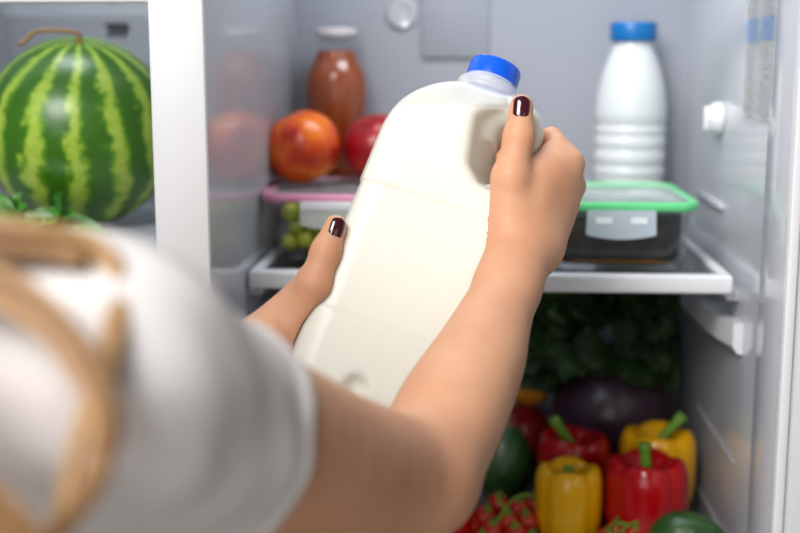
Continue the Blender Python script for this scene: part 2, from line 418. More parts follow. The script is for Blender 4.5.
# shallow raised panel with a round dimple on the back liner
a, b = PY(421, 0, YB), PY(489, 58, YB)
struct('trim_panel', G().box((a[0], YB-.006, b[2]), (b[0], YB+.002, 1.62), .003), M['liner_back'])
c = PY(402, 14, YB)
g = G().lathe([(.0001, 0), (.018, 0), (.020, .002), (.0155, .006), (.008, .0045), (.0001, .0045)], 32)
g.v = [(c[0]+x, YB-z, c[2]+y) for x, y, z in g.v]
struct('trim_boss', g, M['liner'])
# round plug on the right wall
c = PX(722, 118, xR)
plug = thing('wall_plug', c, 'round white ribbed plug on the right inner wall beside the blue-capped milk bottle', 'plug')
g = G().lathe([(.0001, 0), (.0160, 0), (.0168, .003), (.0160, .008), (.0135, .012), (.009, .0150), (.0001, .0165)], 40)
g.v = [(-z, x, y) for x, y, z in g.v]; link('cap', g, M['trimwhite'], plug)
link('grip_rib', G().box((-.0185, -.0030, -.012), (-.008, .0030, .012), .0015), M['trimwhite'], plug)

# glass shelf
sx0, sx1 = xL+.0025, xR-.0095
sh = thing('glass_shelf', ((sx0+sx1)/2, 1.13, zS-.018), 'darkened glass refrigerator shelf with a white front trim, under the food containers', 'shelf')
cx = (sx0+sx1)/2; hw = (sx1-sx0)/2
link('front_trim', G().box((-hw, 0, 0), (hw, .016, .018), .0035, 3), M['trimwhite'], sh, 'edge')
for s in (-1, 1):
    link('side_trim', G().box((s*hw-(.011 if s > 0 else 0), .0155, .002), (s*hw+(0 if s > 0 else .011), .338, .0175), .002), M['trimwhite'], sh, 'edge')
link('glass_pane', G().box((-hw+.010, .0155, .010), (hw-.010, .338, .0145)), M['shelfglass'], sh, False)
zG = zS-.018+.0145               # upper face of the glass

# sticker with small print on the right wall
st0, st1 = PX(748, 60, xR), PX(779, 60, xR)
ya, yb = st1[1], st0[1]; z0, z1 = 1.395, 1.56
sk = thing('sticker_sign', (xR-.0035, (ya+yb)/2, z0), 'clear sticker with lines of grey and blue small print on the right inner wall', 'sticker')
hwS = (yb-ya)/2
link('film', G().box((-.0004, -hwS, 0), (0, hwS, z1-z0)), M['sheet'], sk, False)
gb = G()
for colm, (ca, cb) in enumerate(((-.9, -.15), (.05, .85))):
    z = .002; gs = [G(), G()]
    while z < z1-z0-.004:
        blue = .066 < z < .087; gq = gb if blue else gs[int(z > .08)]
        y1 = -ca*hwS; y0 = y1-(cb-ca)*hwS*(rng.uniform(.6, 1) if not blue else 1); s = rng.uniform(.0005, .0010)
        gq.box((-.0008, y0, z), (-.0003, y1, z+s))
        for kk in range(3):
            yy = rng.uniform(y0, y1-.002); gq.box((-.0008, yy, z), (-.0003, yy+.0010, z+.0026))
        z += rng.uniform(.0021, .0026)
    for gq in gs: link('small_print', gq, M['inkgrey'], sk, False)
link('blue_print', gb, M['inkblue'], sk, False)

# room floor under the person and the appliance
struct('floor', G().box((-2.2, -1.8, -.03), (2.2, 1.6, 0)), M['floor'])

# ------------------------------------------------------------------ freezer side
fsx0, fsx1 = FX+.001, PXL+.003
fs = thing('freezer_shelf', ((fsx0+fsx1)/2, 1.06, zFS), 'white shelf edge across the top of the left compartment, above the watermelon', 'shelf')
h2 = (fsx1-fsx0)/2
link('front_trim', G().box((-h2, 0, 0), (h2, .014, .022), .003), M['trimwhite'], fs, 'edge')
link('shelf_plate', G().box((-h2, .0135, .006), (h2, .41, .012)), M['lidclear'], fs, False)
# dark printed mark on the back wall: leaning strokes
mk = thing('printed_sign', PY(117, 37, YB-.0008), 'small black printed mark on the back wall above the watermelon', 'mark')
g = G(); px = 1.48/1200
for x in (-7, 0, 7):
    g.add([((x-2.6)*px, 0, -.0002), ((x+2.2)*px, 0, -.0002), ((x+4.8)*px, 0, 12*px), ((x-1)*px, 0, 12*px)], [(0, 1, 2, 3)])
g.add([(-13*px, 0, 10*px), (10*px, 0, 10*px), (13*px, 0, 13*px), (-11*px, 0, 13.5*px)], [(0, 1, 2, 3)])
g.add([(8*px, 0, 4*px), (13*px, 0, 6*px), (13*px, 0, 9*px), (9*px, 0, 9*px)], [(0, 1, 2, 3)])
link('strokes', g, M['ink'], mk, False)

# watermelon
mc = PY(81, 132, 1.25); mr = 95/1200*1.262
zFF = mc[2]-mr*.997
struct('floor_freezer', G().box((FX, YF+.05, zFF-.07), (PXL+.004, YB, zFF)), M['liner'])
mel = thing('watermelon', (mc[0], mc[1], mc[2]), 'large round striped green watermelon with a curly dry stem in the left compartment', 'watermelon')
mel.rotation_euler = (math.radians(14), math.radians(3), .2)
g = G().lathe([(max(1e-5, mr*math.sin(PI*i/64)*(1-.012*math.exp(-(i/3.)**2))), -mr*math.cos(PI*i/64)*.995+(-.004*math.exp(-((64-i)/3.)**2))) for i in range(65)], 96)
link('rind', g, M['melon'], mel)
g = G(); tp = V(0, 0, mr*.985)
sp = spline([tp+V(0, 0, -.004), tp+V(.001, 0, .004), tp+V(-.003, -.001, .0075), tp+V(-.012, -.001, .0085), tp+V(-.030, -.002, .0085), tp+V(-.044, -.003, .0055), tp+V(-.054, -.004, -.005), tp+V(-.059, -.004, -.006)], 28)
g.tube(sp, [.005]+[.0035]*2+[.0022]*22+[.0027]*3, 8); link('stem', g, M['drystem'], mel)
# leafy greens in front of the melon
zfl = zFF
lv = thing('basil_bunch', (PY(40, 215, 1.135)[0], 1.135, zfl), 'loose bunch of dark green leaves lying in front of the watermelon', 'leaves')
def leaf_geo(g, o, dirv, nrm, L, W, curl=.3, wav=.15, n=10, m=4, ph=0):
    dirv = unit(dirv); nrm = unit(nrm-dirv*(nrm@dirv)); side = np.cross(dirv, nrm); b = len(g.v); vs = []; fs = []
    for i in range(n+1):
        t = i/n; w = W*math.sin(PI*min(1, .04+t*.96))**.75*(1.1-.35*t)
        for j in range(-m, m+1):
            s = j/m
            p = o+dirv*L*t+side*w*s+nrm*(-curl*L*t*t+.35*w*abs(s)+wav*w*math.sin(7*t+ph+2*s)*abs(s))
            vs.append(p)
    c = 2*m+1
    for i in range(n):
        for j in range(2*m): fs.append((i*c+j, i*c+j+1, (i+1)*c+j+1, (i+1)*c+j))
    g.add(vs, fs)
g = G()
for i in range(26):
    a = rng.uniform(-.2, PI+.2); o = V(rng.uniform(-.05, .035), rng.uniform(-.015, .01), rng.uniform(.006, .022))
    leaf_geo(g, o, V(math.cos(a)*.8, rng.uniform(-.5, 0), rng.uniform(.1, .7)), V(rng.uniform(-.3, .3), -.6, .7), rng.uniform(.03, .05), rng.uniform(.009, .014), rng.uniform(.1, .5), ph=i)
for o, d, L, W in ((V(-.02, -.012, .028), V(1, -.1, -.28), .07, .012), (V(-.035, -.01, .012), V(-.2, -.1, .9), .03, .010), (V(.0, -.02, .012), V(-1, -.1, .35), .055, .010)):
    leaf_geo(g, o, d, V(0, -.7, .7), L, W, .15)
link('leaves', g, M['leaf'], lv); 
g = G()
for i in range(5): g.tube(spline([V(-.05+.02*i, 0, .001), V(-.04+.02*i, -.004, .012), V(-.02+.015*i, -.006, .024)], 8), .0014, 6)
link('stalks', g, M['stem'], lv)

# ================================================================== UPPER SHELF
def container(name, x0, x1, y0, y1, h, lidh, rim, clipm, label, loc_slots=True):
    hx, hy = (x1-x0)/2, (y1-y0)/2; cxx, cyy = (x0+x1)/2, (y0+y1)/2
    t = thing(name, (cxx, cyy, zG+.0003), label, 'container')
    g = G(); r = .022; w = .004
    secs = [(hx-.016, hy-.016, .0), (hx-.011, hy-.011, .003), (hx-.009, hy-.009, .009), (hx-.004, hy-.004, h-.004), (hx-.003, hy-.003, h)]
    rings = [rrect(a, b, r, z) for a, b, z in secs]+[rrect(a-w, b-w, r-w, z) for a, b, z in ((hx-.003, hy-.003, h), (hx-.009, hy-.009, .010), (hx-.014, hy-.014, .006))]
    g.loft(rings); link('glass_body', g, M['glass'], t)
    g = G()
    g.loft([rrect(hx-.002, hy-.002, .023, h+.0005), rrect(hx, hy, .024, h+.002), rrect(hx, hy, .024, h+lidh-.002), rrect(hx-.002, hy-.002, .023, h+lidh), rrect(hx-.008, hy-.008, .018, h+lidh), rrect(hx-.011, hy-.011, .016, h+lidh-.003)])
    lid = link('lid', g, M['lidclear'], t)
    g = G(); path = rrect(hx+.0006, hy+.0006, .0245, h+lidh*.5, 8)
    q = [V(*p) for p in path]; sec = []
    for i, p in enumerate(q):
        tt = unit(q[(i+1) % len(q)]-q[i-1]); nn = V(tt[1], -tt[0], 0)
        sec.append([p+nn*.001+V(0, 0, -.003), p+nn*.001+V(0, 0, .003), p+V(0, 0, lidh*.5+.0006), p-nn*.006+V(0, 0, lidh*.5+.0006), p-nn*.006+V(0, 0, .0), p-nn*.002+V(0, 0, -.003)])
    sec.append(sec[0]); g.loft(sec, False, False); link('seal_rim', g, M[rim], lid)
    # locking flaps on the four sides
    for sx, sy in ((0, -1), (0, 1), (1, 0), (-1, 0)):
        wf = .0335 if sx == 0 else .036; g = G()
        dd = (hy if sx == 0 else hx)+.0022
        out = []
        for k in range(13):
            s = -1+2*k/12
            out.append((s*wf, -.021-.0045*(1-s*s)))
        shp = [(-wf*.98, lidh*.3), ] + [(x, z) for x, z in out] + [(wf*.98, lidh*.3)]
        def put(x, z, e): return (x, -(dd+e), h+z) if (sx, sy) == (0, -1) else (x, dd+e, h+z) if (sx, sy) == (0, 1) else (sx*(dd+e), x, h+z)
        g.loft([[put(x, z, 0) for x, z in shp], [put(x*.99, z*.99, .0026) for x, z in shp]])
        fl = link('locking_flap', g, M[clipm], lid, 'edge')
        if sy == -1:
            g2 = G()
            for s in (-1, 1): g2.box((s*.0165-.0078, -(dd+.0034), h-.010), (s*.0165+.0078, -(dd+.0022), h-.004))
            if loc_slots: link('slot_pair', g2, M['slot'], fl, False)
            else: link('hinge_strip', G().box((-wf*.98, -(dd+.0040), h-.006), (wf*.98, -(dd+.0020), h+lidh*.35), .0008), M['trimwhite'], fl)
    return t, hx, hy
# green rimmed container
gx1 = PY(697, 209, 1.172)[0]; gx0 = gx1-.150
gh = PY(620, 213, 1.153)[2]-zG
gc, ghx, ghy = container('food_container', gx0, gx1, 1.152, 1.345, gh, .009, 'green', 'clipclear', 'rectangular glass container of black food under a clear lid with a green rim')
fd = G(); secs = [(ghx-.0160, ghy-.0160, .0110), (ghx-.0142, ghy-.0142, .020), (ghx-.0098, ghy-.0098, gh-.006), (ghx-.018, ghy-.018, gh-.002)]
fd.loft([rrect(a, b, .018, z, 10) for a, b, z in secs])
f = link('black_food', fd, M['black_food'], None, True, (gc.location.x, gc.location.y, gc.location.z)); tag(f, 'black grainy food filling the green-rimmed glass container', 'food', kind='stuff')
fd = G(); fd.loft([rrect(a, b, .021, z, 10) for a, b, z in ((ghx-.0195, ghy-.0195, .0070), (ghx-.0172, ghy-.0172, .0088), (ghx-.0160, ghy-.0160, .0108))])
f = link('amber_liquid', fd, M['amber'], None, True, (gc.location.x, gc.location.y, gc.location.z)); tag(f, 'thin amber liquid under the black food in the green-rimmed container', 'liquid', kind='stuff')
# pink rimmed container
px0 = xL+.003; px1 = px0+.150
ph = PY(300, 204, 1.198)[2]-zG
pc, phx, phy = container('food_container', px0, px1, 1.196, 1.374, ph, .009, 'pink', 'clipwhite', 'rectangular glass container of green grapes under a clear lid with a pink rim', False)
zPL = zG+ph+.0097
# grapes inside
gl = []
bot = pc.location.z+.0075
for lay in range(3):
    nx, ny = 6, 6
    for iy in range(ny):
        for ix in range(nx):
            r = rng.uniform(.0084, .0093); off = .5*(lay % 2)
            p = V(pc.location.x-phx+.0255+(ix+off*.8)*.0178+rng.normal()*.0008, pc.location.y-phy+.0255+(iy+off*.8)*.0182+rng.normal()*.0008, bot+.0105+lay*.0148+rng.normal()*.0006)
            if lay == 2 and (rng.random() < .35): continue
            if p[0]+r > pc.location.x+phx-.0145 or p[1]+r > pc.location.y+phy-.0145: continue
            gl.append((p, r*.97))
gr0 = None
for p, r in gl:
    if gr0 is None:
        g = G().ball((0, 0, 0), 1, 20, 14, (1, 1, 1.12)); gr0 = link('grape', g, M['grape']); o = gr0
    else:
        o = gr0.copy(); COL.objects.link(o)
    o.location = p; o.scale = (r, r, r); o.rotation_euler = (rng.uniform(-.6, .6), rng.uniform(-.6, .6), 0)
    tag(o, 'green grape among the others inside the pink-rimmed glass container', 'grape', 'green grapes in the container')

# juice bottle
def px_r(px, Y): return px/1200*Y*1.0
jY = 1.433; jc = PY(336.5, 100, jY); k = jY/1200*1.0
jb = thing('juice_bottle', (jc[0], jY, zG+.0003), 'glass bottle of orange-brown juice with a pale lid behind the nectarine and apple', 'bottle')
H = PY(336, 29, jY)[2]-zG
def zpx(py): return PY(336, py, jY)[2]-zG
prof = [(.0001, 0), (.029, 0), (.0325, .003), (.033, .010), (.033, zpx(140)), (32*k, zpx(105)), (31.8*k, zpx(84)), (30*k, zpx(74)), (25*k, zpx(65)), (21.5*k, zpx(58)), (20.5*k, zpx(52)), (20.3*k, zpx(40)), (21.5*k, zpx(39)), (21.5*k, zpx(36)), (20*k, zpx(35.5)), (19*k, zpx(36))]
pin = [(max(1e-4, r-.002), z) for r, z in prof]
g = G().lathe(prof, 48); link('glass_body', g, M['glass'], jb)
jp = [(.0001, .004), (.029, .004), (.0308, .008), (.031, zpx(140)), (32*k-.0018, zpx(105)), (31.8*k-.0018, zpx(84)), (30*k-.0018, zpx(74)), (25*k-.0018, zpx(65)), (21.5*k-.0018, zpx(58)), (20.5*k-.0018, zpx(51)), (.0001, zpx(50.5))]
link('juice', G().lathe(jp, 48), M['juice'], jb)
link('lid', G().lathe([(.0001, zpx(37)), (18.9*k, zpx(37)), (20.6*k, zpx(35)), (20.6*k, zpx(30)), (19.5*k, zpx(28.5)), (.0001, zpx(28.3))], 40), M['metalcap'], jb, 'edge')

link('neck_ring', G().lathe([(21*k, zpx(41)), (22.6*k, zpx(40)), (22.6*k, zpx(38)), (21*k, zpx(37)), (20.45*k, zpx(37)), (20.45*k, zpx(41))], 40), M['glass'], jb)
# white milk bottle
mY = 1.43; mc2 = PY(631, 110, mY); k = mY/1200
mb = thing('milk_bottle', (mc2[0], mY, zG+.0003), 'white plastic milk bottle with ribs and a flat blue cap behind the green-rimmed container', 'bottle')
def zq(py): return PY(633, py, mY)[2]-zG
prof = [(.0001, .0), (.034, 0), (.0385, .003), (.0395, .008)]
for z in np.linspace(.012, zq(178), 6): prof.append((.040, z))
for y0 in (178, 166, 150, 136, 126):
    prof += [(34.6*k, zq(y0+2)), (33.2*k, zq(y0-.5)), (33.0*k, zq(y0-2)), (34.6*k, zq(y0-4.5))]
prof += [(34.6*k, zq(112)), (33.6*k, zq(98)), (31.4*k, zq(84)), (27.8*k, zq(70)), (23.6*k, zq(58)), (19.8*k, zq(49)), (18.3*k, zq(44)), (18.2*k, zq(41)), (.0001, zq(40.5))]
link('bottle_body', G().lathe(prof, 56), M['milkbottle'], mb)
def ridged(rr, n=44): return lambda kk, a, x, y, z: (x*(1+.012*(math.cos(n*a) > 0)*(2 <= kk <= 3)), y*(1+.012*(math.cos(n*a) > 0)*(2 <= kk <= 3)), z)
link('cap', G().lathe([(.0001, zq(41.2)), (21.8*k, zq(41.2)), (22.2*k, zq(40)), (22.2*k, zq(25)), (21.2*k, zq(22.5)), (.0001, zq(22.2))], 88, ridged(1)), M['bluecap'], mb, 'edge')

# nectarine and apple on the pink rimmed lid
def fruit_prof(R, dip=.18, n=40, squash=.96):
    out = []
    for i in range(n+1):
        t = PI*i/n; r = R*math.sin(t); z = -R*squash*math.cos(t)
        z -= dip*R*math.exp(-(r/(R*.28))**2)*(1 if t > PI/2 else -.6)
        out.append((max(1e-5, r), z))
    return out
nR = 37.6/1200*1.325
nc = PY(303, 147, 1.302)
ne = thing('nectarine', (nc[0], nc[1], zPL+nR*.95), 'orange and red nectarine resting on the pink-rimmed container', 'nectarine')
def groove(kk, a, x, y, z):
    s = 1-.055*math.exp(-((((a+PI) % (2*PI))-PI)/.16)**2); return x*s, y*s, z
ng = G().lathe(fruit_prof(nR, .12), 72, groove); link('flesh', ng, M['nectarine'], ne); ne.rotation_euler = (.35, .25, -1.9)
zc_n = min((ne.rotation_euler.to_matrix() @ Vector(v)).z for v in ng.v); ne.location.z = zPL-zc_n+.0002
link('stem_scar', G().tube([(0, 0, nR*.80), (0, 0, nR*.88)], .003, 8), M['drystem'], ne)
aR = 35/1200*1.36
ac = PY(377, 149, 1.335)
ap = thing('apple', (ac[0], ac[1], zPL+aR*.93), 'glossy dark red apple on the pink-rimmed container, half hidden by the milk jug', 'apple')
ag = G().lathe(fruit_prof(aR, .22), 56); link('flesh', ag, M['apple'], ap)
ap.rotation_euler = (.15, -.2, 0); ap.location.z = zPL-min((ap.rotation_euler.to_matrix() @ Vector(v)).z for v in ag.v)+.0002
link('stem', G().tube(spline([(0, 0, aR*.66), (.001, 0, aR*.85), (.004, 0, aR*1.02)], 6), .0012, 6), M['drystem'], ap)

# ================================================================== LOWER COMPARTMENT
def pepper(c, R, Hh, lobes, mat, stem, label, rot=(0, 0, 0), phase=0):
    """c: world position of the body centre"""
    base = V(c[0], c[1], c[2]); t = thing('bell_pepper', base, label, 'bell pepper'); t.rotation_euler = rot
    prof = []; n = 44
    key = [(0, .30), (.30, .34), (.55, .47), (.82, .50), (.98, .36), (1.0, .12), (.985, -.12), (.93, -.30), (.80, -.43), (.55, -.50), (.28, -.475), (0, -.44)]
    pts = spline([(a, 0, b) for a, b in key], n)
    g = G(); rings = []
    for i, p in enumerate(pts):
        ring = []
        for j in range(72):
            a = 2*PI*j/72; l = math.cos(lobes*a+phase); gl = -abs(math.sin((lobes*a+phase)/2))
            sh = .5+.5*abs(math.sin((lobes*a+phase)/2))*-1
            grv = 1-.085*(1-abs(math.cos((lobes*a+phase)/2)))**2*min(1, p[0]*1.6)
            up = 1+.10*(abs(math.cos((lobes*a+phase)/2))-.6)*(p[0] > .15)
            r = max(1e-5, R*p[0]*grv*(1+.03*math.sin(a+phase)))
            ring.append((r*math.cos(a), r*math.sin(a), Hh*p[2]*up))
        rings.append(ring)
    g.loft(rings); g.f = [f[::-1] for f in g.f]; link('flesh', g, mat, t)
    g = G(); z0 = Hh*.29
    sp = spline([V(0, 0, z0)]+[V(*q)+V(0, 0, z0) for q in stem], 14)
    rr = [.014*R/.043, .0115*R/.043, .008*R/.043]+[.0055*R/.043]*8+[.006*R/.043, .0068*R/.043, .0066*R/.043]
    g.tube(sp, rr, 14)
    g.lathe([(.0001, z0-.001), (.012*R/.043, z0), (.017*R/.043, z0+.0035), (.013*R/.043, z0+.007), (.0001, z0+.008)], 30, lambda k, a, x, y, z: (x*(1+.18*math.cos(5*a)), y*(1+.18*math.cos(5*a)), z))
    link('stem', g, M['stem'], t); return t
pepper(PY(645, 502, 1.178), .0420, .090, 4, M['redp'], [(0, 0, .008), (-.001, 0, .020), (-.003, .001, .036)], 'glossy red bell pepper in front, with a short upright stem, between the two yellow peppers', phase=.7)
pepper(PY(568, 506, 1.180), .0345, .084, 4, M['yelp'], [(0, 0, .007), (0, .002, .012), (0, .004, .018)], 'yellow bell pepper in front with a stubby stem, beside the tomatoes on the vine', phase=.3)
pepper(PY(572, 475, 1.262), .0405, .090, 3, M['redp'], [(-.002, 0, .008), (-.010, 0, .021), (-.022, 0, .038)], 'red bell pepper at the back with a long left-leaning stem, behind the yellow pepper', phase=.2)
pepper(PY(656, 471, 1.265), .0412, .090, 4, M['yelp'], [(.003, 0, .008), (.011, 0, .019), (.027, 0, .038)], 'yellow bell pepper at the back with a curved right-leaning stem, by the right wall', phase=1.0)
pepper(PY(440, 531, 1.160), .034, .058, 4, M['redp'], [(.006, 0, .006), (.012, -.002, .010), (.019, -.003, .015)], 'red bell pepper low at the left, mostly hidden behind the elbow', phase=.5)
# dim fruit behind
def ball_thing(name, c, R, mat, label, cat, sc=(1, 1, 1), rot=(0, 0, 0), stem=True):
    t = thing(name, c, label, cat); t.rotation_euler = rot
    link('flesh', G().lathe([(max(1e-5, r*sc[0]), z*sc[2]) for r, z in fruit_prof(R, .14)], 40), mat, t)
    if stem: link('stem', G().tube(spline([(0, 0, R*sc[2]*.72), (0, .002, R*sc[2]*.95), (.004, .003, R*sc[2]*1.08)], 6), [.004, .003, .0022, .002, .002, .0022], 8), M['stem'], t)
    return t
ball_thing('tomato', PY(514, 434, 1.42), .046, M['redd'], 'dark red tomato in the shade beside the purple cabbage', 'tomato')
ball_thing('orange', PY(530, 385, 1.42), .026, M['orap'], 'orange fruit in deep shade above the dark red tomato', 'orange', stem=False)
# cabbage
cb_c = PY(612, 411, 1.40)
cbg = thing('red_cabbage', cb_c, 'round dark purple cabbage at the back behind the peppers, under the kale', 'cabbage')
cR = .0735
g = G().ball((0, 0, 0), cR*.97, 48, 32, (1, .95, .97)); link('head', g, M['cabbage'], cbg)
g = G(); gv = G()
for i in range(9):
    th0 = i*2.4; tilt = .35+.09*i; n = 14; vs = []; fs = []
    for a in range(n+1):
        for b in range(n+1):
            u = (a/n)*1.9-.35; w = (b/n-.5)*1.8*math.sin(PI*(.12+.80*a/n))
            p = V(math.sin(u)*math.cos(w*.8), math.sin(w), -math.cos(u)*math.cos(w*.8))
            r = cR*(1.0+.012*(i % 4)+.02*max(0, a/n-.75)+.012*math.sin(9*w+i)*(a/n))
            x, y, z = p*r; cy, sy = math.cos(th0), math.sin(th0)
            vs.append((x*cy-y*sy, (x*sy+y*cy)*.95, z*.93))
    for a in range(n):
        for b in range(n): fs.append((a*(n+1)+b, a*(n+1)+b+1, (a+1)*(n+1)+b+1, (a+1)*(n+1)+b))
    g.add(vs, fs)
    mid = [V(*vs[a*(n+1)+n//2])*1.004 for a in range(n+1)]; gv.tube(mid, [.0028*(1-.7*a/n) for a in range(n+1)], 6)
    for a in range(3, n-1, 3):
        for sgn in (-1, 1): gv.tube([V(*vs[min(n, a+q)*(n+1)+n//2+sgn*q])*1.003 for q in range(0, 5)], [.0012, .001, .0009, .0007, .0005], 5)
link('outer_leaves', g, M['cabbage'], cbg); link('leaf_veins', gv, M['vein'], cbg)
# curly kale: ruffled leaves radiating toward the viewer
kc = PY(610, 330, 1.40)
kc0 = V(kc[0], kc[1], cb_c[2]+.04)
kl = thing('curly_kale', kc0, 'big bunch of dark curly kale lying on the cabbage under the glass shelf', 'kale')
g = G()
for i in range(120):
    cxk = rng.uniform(-.098, .080); czk = rng.uniform(.008, .115); o = V(cxk, rng.uniform(-.03, .02), czk)
    a = math.atan2(czk-.06, cxk)+rng.uniform(-.5, .5); dirv = unit(V(math.cos(a), -.7, math.sin(a)*.8)); nrm = unit(V(rng.uniform(-.4, .4), -.8, .5+rng.uniform(-.3, .3)))
    nrm = unit(nrm-dirv*(nrm@dirv)); side = np.cross(dirv, nrm); L = rng.uniform(.025, .042); W = L*.62; n, m = 12, 12; vs = []; fs = []
    for ii in range(n+1):
        t = ii/n
        for j in range(-m, m+1):
            s = j/m; w = W*math.sin(PI*min(1, .12+.80*t))**.6
            edge = max(abs(s), t**3); p = o+dirv*L*(t-.15)+side*w*s
            p = p+nrm*(.0055*edge**2*math.sin(13*t+11*s*(1+t)+i)+.0035*edge*math.sin(27*s+9*t+2*i)+.12*L*abs(s)-.2*L*t*t)
            p[2] = min(p[2], .126); p[0] = min(max(p[0], -.125), xR-.012-kc[0])
            p[1] = min(p[1], YB-kc[1]-.004)
            for sc_, sr_ in ((cb_c, cR*1.075), (PY(530, 385, 1.42), .029), (PY(514, 434, 1.42), .05)):
                dv = p-(sc_-kc0); dl = np.linalg.norm(dv)
                if dl < sr_: p = sc_-kc0+dv*(sr_/dl)
            p[1] = min(p[1], YB-kc[1]-.004)
            vs.append(p)
    c = 2*m+1
    for ii in range(n):
        for j in range(2*m): fs.append((ii*c+j, ii*c+j+1, (ii+1)*c+j+1, (ii+1)*c+j))
    g.add(vs, fs)
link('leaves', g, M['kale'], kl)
g = G()
for i in range(6): g.tube(spline([V(-.06+.022*i, .04, .05), V(-.05+.02*i, .02, .06), V(-.055+.024*i, 0, .085)], 8), .0035, 8)
link('stalks', g, M['stem'], kl)
# avocados
def avocado(c, label, rot, R=.033):
    t = thing('avocado', c, label, 'avocado'); t.rotation_euler = rot
    prof = []
    for i in range(41):
        u = PI*i/40; z = -math.cos(u); r = math.sin(u)*(1-.22*(z+.2)) if z > -.2 else math.sin(u)
        prof.append((max(1e-5, R*r), R*1.32*z))
    link('flesh', G().lathe(prof, 40), M['avo'], t)
    link('stem_button', G().lathe([(.0001, R*1.29), (.004, R*1.30), (.0035, R*1.36), (.0001, R*1.37)], 12), M['drystem'], t)
    return t
avocado(PY(505, 463, 1.30), 'dark green avocado standing upright behind the tomatoes, next to the forearm', (.05, .1, 0), .0345)
avocado(PY(687, 540, 1.080), 'dark green avocado lying at the bottom right in front of the red pepper', (1.35, .2, 1.1), .0285)
# cherry tomatoes on the vine
def truss(loc, fruits, label, vine):
    t = thing('cherry_tomatoes', loc, label, 'tomatoes')
    for (x, y, z, r) in fruits:
        f = link('tomato', G().ball((x, y, z), r, 20, 14, (1, 1, .95)), M['tom'], t)
        g = G(); d = unit(V(rng.uniform(-.3, .3), -.45, .9)); o = V(x, y, z)+d*r*.93
        u = unit(np.cross(d, V(1, .2, 0))); w = np.cross(d, u)
        for kk in range(5):
            a = 2*PI*kk/5+x*50; e = u*math.cos(a)+w*math.sin(a)
            g.tube([o, o+e*r*.28+d*r*.08, o+e*r*.58+d*r*.02], [.0014, .0012, .0003], 5)
        g.tube(spline([o, o+d*.004, o+d*.008+V(0, .002, 0)], 5), .001, 6)
        link('calyx', g, M['stem'], f)
    g = G()
    for pts, r in vine: g.tube(spline([V(*p) for p in pts], 14), r, 7)
    link('vine', g, M['stem'], t); return t
tc = PY(500, 515, 1.170); T = []
for px_, py_, Y, r in ((498, 503, 1.185, .0115), (518, 507, 1.18, .0115), (484, 516, 1.17, .012), (507, 520, 1.165, .0115), (527, 521, 1.17, .012), (492, 530, 1.155, .0115), (516, 533, 1.15, .0115), (470, 527, 1.165, .0115), (533, 504, 1.195, .011), (482, 541, 1.15, .0115), (504, 545, 1.15, .0115), (530, 541, 1.15, .0115)):
    q = PY(px_, py_, Y)-tc; T.append((q[0], q[1], q[2], r))
truss(tc, T, 'cherry tomatoes on a green vine in front of the left avocado, beside the yellow pepper', [([(-.004, -.012, .022), (.004, -.013, .012), (-.003, -.016, .0), (-.012, -.02, -.012), (-.026, -.02, -.018)], .0017), ([(.004, -.013, .012), (.016, -.006, .022), (.03, -.002, .024)], .0012)])
tc = PY(622, 530, 1.150); T = []
for px_, py_, Y, r in ((617, 529, 1.150, .0105), (633, 534, 1.145, .0105), (606, 537, 1.140, .010), (630, 556, 1.135, .0105), (622, 545, 1.135, .0105)):
    q = PY(px_, py_, Y)-tc; T.append((q[0], q[1], q[2], r))
truss(tc, T, 'few cherry tomatoes with curled green vine between the front yellow pepper and the lying avocado', [([(-.012, -.008, .004), (-.006, -.012, .012), (.004, -.013, .011), (.014, -.010, .013), (.018, -.008, .008)], .0014), ([(.004, -.013, .011), (-.002, -.014, .005), (-.009, -.013, .002)], .0011)])
# added tray that carries the vegetables, its dark colour standing in for shade
tr = thing('vegetable_tray', (.03, 1.27, zB+.0005), 'plastic tray coloured dark like the shade under the vegetables at the bottom of the compartment', 'tray')
g = G(); g.loft([rrect(.20, .155, .02, 0), rrect(.205, .16, .022, .012), rrect(.203, .158, .02, .012), rrect(.197, .152, .018, .0055)]); link('tray_body', g, M['tray'], tr)
tr.location.x = (xL+xR)/2

bpy.context.view_layer.update()
for o in list(COL.objects):
    if o.parent is None and o.get('category') in ('bell pepper', 'tomato', 'orange', 'cabbage', 'avocado', 'tomatoes', 'kale'):
        print('BOTTOM', o.name, [round(v,3) for v in o.location], round(min((c.matrix_world @ v.co).z for c in o.children for v in c.data.vertices)-zB, 4))
